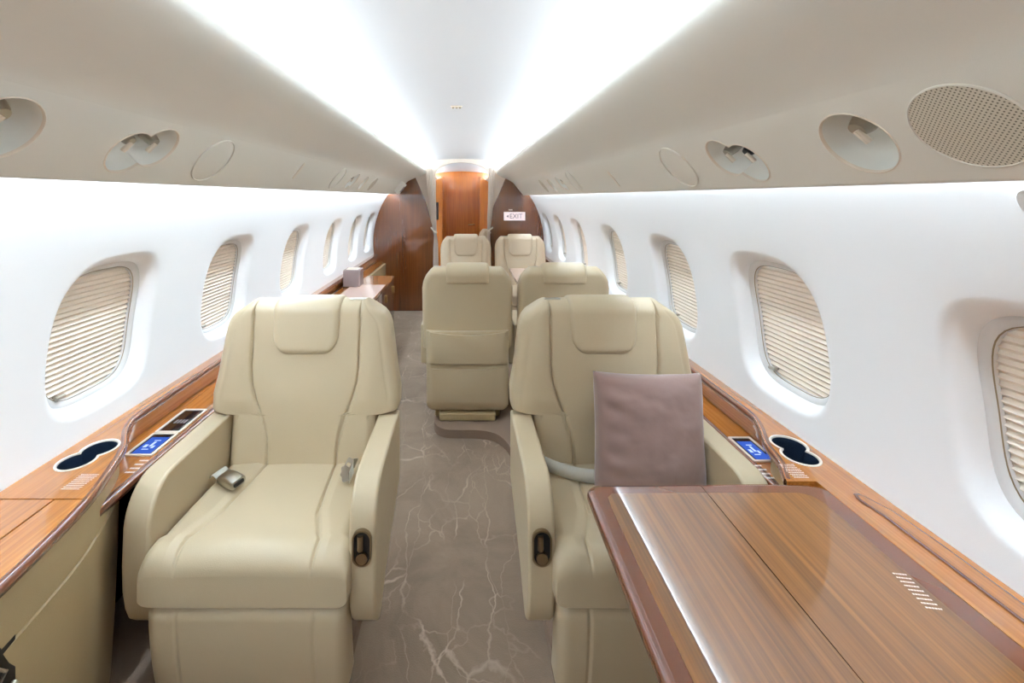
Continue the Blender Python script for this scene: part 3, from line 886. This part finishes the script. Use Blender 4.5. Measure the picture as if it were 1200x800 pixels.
BASEZ = .05
def seat(spec, name, label, loc, rz, group, latch=1, rear=False):
    root = empty(name, (loc[0], loc[1], BASEZ), label, 'seat', group, rz)
    lt = spec['leather']
    def P_(nm, g, mat, parent=root, **k):
        v = [(p[0], p[1], p[2]-BASEZ) for p in g.v]
        return mk(nm, v, g.f, mat, parent, local=True, **k)
    W, ta = spec['W'], spec['ta']; IN = W-ta
    zt, zs_, za = spec['zt'], spec['zstep'], spec['za']
    yf = lambda z: spec['tilt']*(z-.45)/.55
    hwt = spec['hw']; seam = spec['seam']; th = .13
    # ---- backrest
    zlist = [spec['zb']+ (zs_-spec['zb'])*k/10 for k in range(11)]
    z = zs_+.004; zlist += [z, z+.006, z+.014, z+.026]
    n = 46; z0 = z+.036
    zlist += [z0+(zt-.045-z0)*k/n for k in range(n+1)]
    rings = []
    for z in zlist:
        if z <= zs_+.001: hw = IN-.004
        else:
            hw = lin(hwt, z); kk = min(1, (z-zs_)/.016)
            hw = IN+(hw-IN)*(1-(1-kk)**3)
        sx = lin(seam, z)
        def fr(x, sx=sx, z=z, hw=hw):
            a = abs(x)
            q_ = min(1, max(0, (a-sx)/max(.02, hw-.038-sx))); wing = -.012*math.sin(PI*q_)**.7*math.exp(-max(0, (z-.85))*7)*min(1, max(0, (z-zs_-.004)/.05))
            lum = -.008*math.exp(-((z-.66)/.09)**2)*(1-min(1, a/sx)**2)
            return wing+lum+groove(x, (sx, -sx))
        rings.append(ring_box(hw, yf(z), yf(z)+th, .038, z, front=fr, nf=260))
    # rounded top: shrink towards the middle line
    last = rings[-1]; cy = yf(zlist[-1])+th/2
    for k in range(1, 9):
        t = PI/2*k/8; zz = zt-.045+.045*math.sin(t)
        hw0 = lin(hwt, min(zz, zt)); s_ = math.cos(t)
        hw1 = lin(hwt, zlist[-1])
        sx_ = lin(seam, zz)
        rx = lambda x: x if abs(x) < sx_ or hw0 < sx_ else math.copysign(sx_+(abs(x)-sx_)*(hw0-sx_)/(hw1-sx_), x)
        rings.append([(rx(p[0]), cy+(p[1]-cy)*max(s_, .02), zz) for p in last])
    g = G(); g.loft(rings)
    back = P_('backrest', g, lt, angle=60)
    # ---- headrest: pad folded over the top
    hh, hb = spec['head']; path = []
    for k in range(24): z = hb+(zt-.040-hb)*k/23; path.append((yf(z), z, Vector((-1, 0))))
    yc = yf(zt-.04)+th/2
    for k in range(1, 14):
        t = PI*k/14; path.append((yc-(th/2)*math.cos(t), zt-.040+spec['rise']*math.sin(t), Vector((-math.cos(t), math.sin(t)))))
    zr = zt-.105
    for k in range(8): z = zt-.045-(zt-.045-zr)*k/7; path.append((yf(z)+th, z, Vector((1, 0))))
    rows = []; s_acc = 0
    for k, (y, z, nn) in enumerate(path):
        if k: s_acc += math.hypot(y-path[k-1][0], z-path[k-1][1])
        rr = .075
        hwk = hh if s_acc > rr else hh-rr+rr*math.sqrt(max(0, 1-((rr-s_acc)/rr)**2))
        hwk *= 1+.06*min(1, s_acc/.2)
        tail = len(path)-1-k
        endf = min(1, s_acc/.02)*min(1, (tail+.4)/1.6)
        row = []
        for j in range(41):
            u = -1+2*j/40
            e = (1-abs(u)**14)
            e2 = min(1, s_acc/.03) if s_acc < .03 else 1
            d_ = -.016+(.016+.014)*e**.5*math.sin(PI/2*e2)**.6*min(1, (tail+.2)/2)
            if k == 0: d_ = -.016
            row.append((u*hwk, y+nn.x*d_, z+nn.y*d_))
        rows.append(row)
    g = G(); g.grid(rows); P_('headrest', g, lt, angle=80)
    # ---- seat cushion, lofted front to back
    cd, ct, cb = spec['cd'], spec['ct'], spec['cb']
    rings = []
    ys = [.02-(.02+cd-.05)*k/30 for k in range(31)]
    def slice_(y, hw, zt_, zb_, r, sx, gd=.008):
        pts = []; nf = 200
        for k in range(nf+1):
            u = -1+2*k/nf; x = u*(hw-r)
            z = zt_+.012*(1-u*u)-groove(x, (sx, -sx), .0036, gd)
            if abs(x) > sx: z += .008*min(1, (abs(x)-sx)/.03)
            pts.append((x, y, z))
        zt2 = zt_
        for k in range(1, 7): t = PI/2*k/7; pts.append((hw-r+r*math.sin(t), y, zt2+.008*(1-k/7)-r+r*math.cos(t)))
        pts.append((hw, y, (zt_+zb_)/2))
        for k in range(0, 7): t = PI/2*k/6; pts.append((hw-r+r*math.cos(t), y, zb_+r-r*math.sin(t)))
        for k in range(1, 12): pts.append(((hw-r)*(1-k/6), y, zb_))
        for k in range(0, 7): t = PI/2*k/6; pts.append((-(hw-r)-r*math.sin(t), y, zb_+r-r*math.cos(t)))
        pts.append((-hw, y, (zt_+zb_)/2))
        for k in range(1, 7): t = PI/2*k/7; pts.append((-(hw-r)-r*math.cos(t), y, zt2+.008*(k/7)-r+r*math.sin(t)))
        return pts
    for y in ys:
        q = min(1, max(0, -y/cd)); hw = IN-.003+(.012 if y < -(cd-.07) else 0)
        zz = ct[0]+(ct[1]-ct[0])*math.sin(PI/2*q)**1.0
        rings.append(slice_(y, hw, zz, cb, .03, lin([(0, spec['cs'][0]), (.6, spec['cs'][0]+.02), (.85, spec['cs'][1]), (1, spec['cs'][1])], q)))
    last = rings[-1]; zc_ = (ct[1]+cb)/2
    for k in range(1, 11):
        t = PI/2*k/10; rr = .055
        y = -(cd-.05)-rr*math.sin(t)
        f = math.cos(t)
        H = (ct[1]-cb)/2
        rings.append([(p[0]*(1-.02*(1-f)), y, zc_-.02*(1-f)+(p[2]-zc_)*(1-(1-f)*.45)) for p in last])
    g = G(); g.loft(rings); P_('seat_cushion', g, lt, angle=70)
    # ---- leg rest panel
    rings = []; sx = spec['cs'][1]
    for k in range(26):
        t = k/25; z = cb-.006-(cb-.006-.075)*t
        ins = .02*(max(0, 1-t/.10)**2)+.02*(max(0, (t-.9)/.1)**2)
        y0 = -(cd-.005)+ins+.035*t*t
        rings.append(ring_box(IN-.004-ins*.4, y0, y0+.10, .03, z, nf=120, front=lambda x: groove(x, (sx, -sx), .004, .004)))
    g = G(); g.loft(rings); P_('leg_rest', g, lt, angle=60)
    # ---- armrests
    for s_ in (-1, 1):
        f = spec['armf']      # front of the arm, local -y
        zt_ = za
        out = [(.075, zt_)]+[(.06-(.06+f-.10)*k/4, zt_) for k in range(5)]
        out += [(-(f-.10)-.10*math.sin(t)*1.0, zt_-.12+.12*math.cos(t)) for t in [PI/2*k/10 for k in range(1, 11)]]
        out += [(-(f+.004), zt_-.20), (-(f+.002), zt_-.27), (-(f-.006), zt_-.32), (-(f-.020), zt_-.358), (-(f-.042), zt_-.383), (-(f-.066), zt_-.390), (-(f-.095), zt_-.378), (-(f-.17), zt_-.33), (.075, zt_-.24)]
        g = G()
        def arm_x(v, d_, y):   # the inner side stands upright, the tip narrows
            k = max(0, min(1, (zt_-.26-v)/.13)); return d_
        x0, x1 = (IN, W)
        g.plate([(a, b) for a, b in out], [], x0, x1, lambda u, v, d_: (s_*d_, u, v))
        arm = P_('armrest', g, lt, angle=40); bev(arm, .018, 4, 50)
        # seat control with lever, let into the front face
        if spec['controls'] == s_ or spec['controls'] == 2:
            yy = -(f+.0045); cz = spec['cz']; cx = s_*(IN+W)/2
            g = G(); o_ = [(cx+.026*math.cos(t)*1.0, cz+(.022 if math.sin(t) >= 0 else -.022)+.026*math.sin(t)) for t in [2*PI*k/32 for k in range(32)]]
            i_ = [(cx+(p[0]-cx)*.82, cz+(p[1]-cz)*.9) for p in o_]
            g.plate(o_, [i_], yy+.006, yy-.004, lambda u, v, d_: (u, d_, v))
            c_ = P_('seat_control', g, 'bronze', arm)
            c_.parent = arm
            g = G(); g.plate(i_, [], yy+.006, yy+.001, lambda u, v, d_: (u, d_, v)); P_('control_well', g, 'black', arm)
            g = G(); g.tube([(cx-.004, yy-.001, cz+.032), (cx-.004, yy-.003, cz-.004)], .008, 10)
            g.plate(circle(cx, cz-.026, .015, 20), [], yy+.001, yy-.006, lambda u, v, d_: (u, d_, v))
            P_('control_lever', g, 'bronze', arm)
    # ---- rear shell and pocket (seen on seats that face away)
    if rear:
        rw = W*.86
        rings = []
        for k in range(30):
            t = k/29; z = .11+(.60-.11)*t
            ins = .02*max(0, 1-t/.08)**2
            rings.append([(p[0], p[1], p[2]+(-.012*(1-(p[0]/rw)**2) if k == 29 else 0)) for p in ring_box(rw-ins, .08, .175+yf(z)*.4-ins, .03, z)])
        g = G(); g.loft(rings); P_('rear_panel', g, lt, angle=60)
        rows = []
        for k in range(16):
            t = k/15; z = .15+(.375-.15)*t; row = []
            for j in range(31):
                u = -1+2*j/30
                d_ = .178+yf(z)*.4+.014*(1-u**6)*math.sin(PI*(.12+.76*t))**.5+.004*math.sin(5*u+4*t)*t*(1-u*u)
                if abs(u) == 1 or k == 0: d_ = .165
                row.append((u*rw*.93, d_, z-.006*(1-u*u)*t))
            rows.append(row)
        rows.append([(p[0], p[1]-.02, p[2]-.001) for p in rows[-1]])
        g = G(); g.grid(rows); P_('magazine_pocket', g, lt, angle=50)
        rows = []
        for k in range(16):
            t = k/15; z = .395+(.60-.395)*t; row = []
            for j in range(31):
                u = -1+2*j/30
                d_ = .184+yf(z)*.4+.014*(1-u**6)*math.sin(PI*(.12+.76*t))**.5+.006*math.sin(4*u-5*t)*t*(1-u*u)
                if abs(u) == 1 or k == 0: d_ = .168
                row.append((u*rw*.96, d_, z-.022*(1-u*u)*t))
            rows.append(row)
        rows.append([(p[0], p[1]-.03, p[2]-.001) for p in rows[-1]])
        g = G(); g.grid(rows); P_('upper_pocket', g, lt, angle=50)
    # ---- pedestal
    g = G(); g.box(-.20, .20, -.24, .10, BASEZ+.001, cb+.01); g.box(-.17, .17, .10, .16, BASEZ+.001, .10)
    bev(P_('pedestal', g, 'fascia', angle=30), .01)
    # ---- small latch on top
    lx = latch*(hh+.055)
    zl = zt-.018
    g = G(); yl = yf(zl)+.055
    g.plate(rrect(lx, yl, .030, .014, .008), [], zl-.012, zl+.018, xy); bev(P_('release_latch', g, 'steel', angle=30), .004)
    return root

CLUB = dict(W=.335, ta=.072, zt=1.022, zstep=.632, za=.630, zb=.44, tilt=.065, leather='leather',
            hw=[(.64, .333), (.70, .334), (.765, .321), (.83, .312), (.887, .304), (.93, .297), (.955, .288), (.975, .273), (.99, .250), (1.005, .228), (1.022, .205)],
            seam=[(.44, .120), (.53, .122), (.57, .130), (.61, .142), (.68, .168), (.74, .186), (.80, .192), (1.03, .192)],
            head=(.118, .832), rise=.036, cd=.405, ct=(.462, .478), cb=.345, cs=(.120, .178), armf=.372, controls=2, cz=.481)
DINE = dict(W=.289, ta=.060, zt=.978, zstep=.47, za=.610, zb=.43, tilt=.065, leather='leather2',
            hw=[(.48, .226), (.61, .226), (.625, .270), (.85, .272), (.89, .266), (.92, .255), (.94, .240), (.96, .225), (.978, .205)],
            seam=[(.44, .105), (.60, .13), (.74, .166), (.80, .170), (1.03, .170)],
            head=(.125, .765), rise=.050, cd=.405, ct=(.46, .476), cb=.345, cs=(.11, .15), armf=.372, controls=0, cz=.48)
GRP = 'cream leather cabin seats'
sL = seat(dict(CLUB, controls=1), 'cabin_seat', 'cream leather armchair on the left with belt buckle lying on its cushion', (-.565, 1.54), 0, GRP, latch=1)
sR = seat(dict(CLUB, controls=-1), 'cabin_seat', 'cream leather armchair on the right holding the mauve pillow', (.505, 1.54), 0, GRP, latch=-1)
DINER = dict(DINE); DINER['hw'] = [(.44, .226), (.475, .272), (.85, .274), (.89, .268), (.92, .256), (.94, .241), (.96, .225), (.978, .205)]
DINER['zstep'] = .44; DINER['ta'] = .012; DINER2 = dict(DINER)
DR = dict(DINE, leather='leather', hw=[(.48, .272), (.85, .274), (.89, .268), (.92, .256), (.94, .241), (.96, .225), (.978, .205)])
sA = seat(DR, 'cabin_seat', 'cream seat seen from behind with magazine pocket, beside the aisle', (.025, 2.83), PI, GRP, latch=1, rear=True)
sB = seat(DR, 'cabin_seat', 'cream seat seen from behind, between the aisle seat and right windows', (.607, 2.83), PI, GRP, latch=1, rear=True)
sC = seat(DINE, 'cabin_seat', 'far cream seat facing the camera, in front of the passage', (.027, 4.70), 0, GRP, latch=-1)
sD = seat(DINE, 'cabin_seat', 'far cream seat facing the camera, under the exit sign', (.612, 4.70), 0, GRP, latch=-1)
sE = seat(DINE, 'cabin_seat', 'cream seat beyond the passage, half hidden by the right curtain', (.50, 6.5), 0, GRP, latch=-1); sE.location.z = .001

# ---------------------------------------------------------------- belts
def belt_left():
    root = empty('seat_belt', (-.75, 1.44, .49), 'lap belt with steel buckle lying on the left armchair cushion', 'seat belt')
    # buckle near the outboard arm: a lifted box with open end
    c = Vector((-.735, 1.405, .507)); R_ = Matrix.Rotation(math.radians(-28), 3, 'Z') @ Matrix.Rotation(math.radians(8), 3, 'X')
    g = G(); rings = []
    for k in range(9):
        t = k/8; x = -.036+.072*t; h = .012+.004*math.sin(PI*t)
        rings.append([tuple(c+R_ @ Vector((x, p[0], p[1]))) for p in rrect(0, 0, .024, h, .009, 4)])
    g.loft(rings); mk('buckle', g.v, g.f, 'steel', root, angle=45)
    g = G(); g.plate(rrect(0, 0, .017, .006, .004), [], .0361, .0385, lambda u, v, d_: tuple(c+R_ @ Vector((d_, u, v)))); mk('buckle_mouth', g.v, g.f, 'black', root)
    g = G(); rows = []
    for k in range(12):
        t = k/11; p = c+R_ @ Vector((-.034-.045*t, 0, .016*math.sin(PI*t)-.004)); rows.append([tuple(p+R_ @ Vector((0, w, 0))) for w in (-.022, 0, .022)])
    g.grid(rows)
    o = mk('strap', g.v, g.f, 'strap', root); so = o.modifiers.new('s', 'SOLIDIFY'); so.thickness = .003
    # tongue end on the aisle side
    g = G(); c2 = Vector((-.372, 1.42, .520))
    for k, (dx, dz, l, a) in enumerate(((0, .015, .028, .9), (-.006, -.004, .022, -.4))):
        Rt = Matrix.Rotation(a*.5, 3, 'Y') @ Matrix.Rotation(1.2, 3, 'X')
        g.plate(rrect(0, 0, .011, l, .006), [rrect(0, l*.35, .006, .006, .002)], -.003, .003, lambda u, v, d_: tuple(c2+Vector((dx, 0, dz))+Rt @ Vector((u, v, d_))))
    mk('tongue', g.v, g.f, 'steel', root)
    g = G(); rows = []
    for k in range(10):
        t = k/9; p = Vector((-.362-.006*math.sin(4*t), 1.50-.08*t, .500+.018*math.sin(PI*t))); rows.append([tuple(p+Vector((w*.4, 0, w))) for w in (-.016, 0, .016)])
    g.grid(rows); o = mk('strap', g.v, g.f, 'strap', root); so = o.modifiers.new('s', 'SOLIDIFY'); so.thickness = .003
belt_left()
root = empty('seat_belt', (.42, 1.47, .49), 'silver lap belt strap running under the mauve pillow', 'seat belt')
g = G(); rows = []
for k in range(24):
    t = k/23; x = .262+.34*t; y = 1.495-.065*math.sin(PI*min(1, t*1.1))**.8; z = .512-.016*math.sin(PI*t*.6)
    rows.append([(x, y-.006, z-.018), (x, y, z), (x, y+.010, z+.018)])
g.grid(rows); o = mk('strap', g.v, g.f, 'strap', root); so = o.modifiers.new('s', 'SOLIDIFY'); so.thickness = .003
g = G(); g.plate(rrect(.262, .512, .012, .02, .005), [], 1.488, 1.500, xz); mk('anchor', g.v, g.f, 'steel', root)

# ---------------------------------------------------------------- pillow
def pillow():
    N = 56; a = .178; verts = {}; top = []; bot = []
    c = Vector((.600, 1.436, .643)); Rm = Matrix.Rotation(math.radians(2), 3, 'Y') @ Matrix.Rotation(math.radians(-9), 3, 'X') @ Matrix.Rotation(math.radians(4), 3, 'Z')
    for sgn, lst in ((-1, top), (1, bot)):
        for i in range(N+1):
            row = []
            for j in range(N+1):
                u = -1+2*i/N; v = -1+2*j/N
                pin = 1-.045*(1-u*u) if abs(v) > .0 else 1
                x = a*u*(1-.05*(1-v*v)**1.0*abs(u)**3)*1.03; z = a*v*(1-.05*(1-u*u)*abs(v)**3)*1.03
                t = .062*((1-u**4)*(1-v**4))**.42
                wr = noise.noise(Vector((u*2.2, v*3.5, 3+sgn)))*.005+noise.noise(Vector((u*6, v*9, 9+sgn)))*.0015
                wr += .004*math.sin(18*v+4*u)*math.exp(-((u+.75)/.25)**2)
                k = (1-u**8)*(1-v**8)
                row.append(tuple(c+Rm @ Vector((x, sgn*(t+wr*k)-0.0, z))))
            lst.append(row)
    g = G(); g.grid(top); g.grid(bot)
    o = mk('pillow', g.v, g.f, 'velvet', origin=(.622, 1.42, .48), merge=.0005, angle=80)
    tag(o, 'square mauve velvet pillow leaning on the right armchair', 'pillow')
pillow()

# ---------------------------------------------------------------- credenza, box, conference table
CX0, CX1, CY0, CY1, CZ = -1.045, -.685, 2.78, 4.40, .62
root = empty('credenza', ((CX0+CX1)/2, (CY0+CY1)/2, 0), 'low walnut credenza along the left wall, with a pink reflection painted on its top', 'cabinet')
g = G(); g.box(CX0, CX1-.012, CY0, CY1, 0.001, CZ-.022); bev(mk('body', g.v, g.f, 'woodZ', root, angle=30), .004)
g = G(); g.plate(rrect((CX0+CX1)/2, (CY0+CY1)/2, (CX1-CX0)/2, (CY1-CY0)/2, .01), [], CZ-.022, CZ, xy); bev(mk('top', g.v, g.f, 'woodY', root, angle=30), .004)
g = G(); g.box(CX0+.06, CX1-.006, CY0+.01, 3.94, CZ, CZ+.004); mk('top_reflection', g.v, g.f, 'mat', root, smooth=False)  # thin sheet coloured like the pink reflection in the glossy wood top
nd = 4
for k in range(nd):
    y0 = CY0+.01+(CY1-CY0-.02)*k/nd; y1 = y0+(CY1-CY0-.02)/nd-.005
    g = G(); g.box(CX1-.012, CX1-.001, y0, y1, .06, CZ-.028); dr = bev(mk('door', g.v, g.f, 'woodZ', root, angle=30), .003)
    g = G(); ym = y1-.05
    g.plate(rrect(ym, .50, .018, .035, .008), [], CX1-.001, CX1+.010, lambda u, v, d_: (d_, u, v)); bev(mk('door_latch', g.v, g.f, 'brass', dr, angle=30), .003)
root = empty('tissue_box', (-.985, 3.90, CZ+.004), 'grey mauve box standing on the credenza', 'box')
g = G(); g.box(-1.040, -.895, 3.83, 3.975, CZ+.0045, CZ+.150); bev(mk('box_body', g.v, g.f, 'box', root, angle=30), .006)
g = G(); g.plate(rrect(-.9675, 3.9025, .052, .052, .01), [rrect(-.9675, 3.9025, .036, .012, .01)], CZ+.1505, CZ+.154, xy); mk('lid_inlay', g.v, g.f, 'rim', root)

root = empty('conference_table', (.70, 3.78, BASEZ), 'glossy table between the two pairs of facing seats', 'table')
g = G(); g.plate(rrect(.665, 3.78, .235, .42, .03), [], .700, .728, xy); bev(mk('tabletop', g.v, g.f, 'mat', root, angle=30), .008)  # pale reflection in the gloss painted as the colour of the tabletop
g = G(); g.box(.62, .80, 3.70, 3.86, BASEZ+.001, .699); bev(mk('table_column', g.v, g.f, 'woodZ', root, angle=30), .01)

# ---------------------------------------------------------------- camera, view
cam = bpy.data.cameras.new('camera'); co = bpy.data.objects.new('camera', cam); COL.objects.link(co)
co.location = (0, 0, 1.40); co.rotation_euler = (PI/2, 0, 0)
cam.sensor_width = 36; cam.lens = 520/1200*36
cam.shift_x = (600-543)/1200; cam.shift_y = -(400-231)/1200
cam.clip_start = .02
S.camera = co
w = bpy.data.worlds.new('world'); S.world = w; w.use_nodes = True
w.node_tree.nodes['Background'].inputs[0].default_value = (0, 0, 0, 1)
S.view_settings.view_transform = 'Standard'; S.view_settings.look = 'None'
S.view_settings.exposure = 0; S.view_settings.gamma = 1
S.view_settings.use_curve_mapping = False
S.cycles.max_bounces = 16; S.cycles.diffuse_bounces = 10; S.cycles.glossy_bounces = 4
S.cycles.sample_clamp_indirect = 8
S.cycles.use_denoising = True
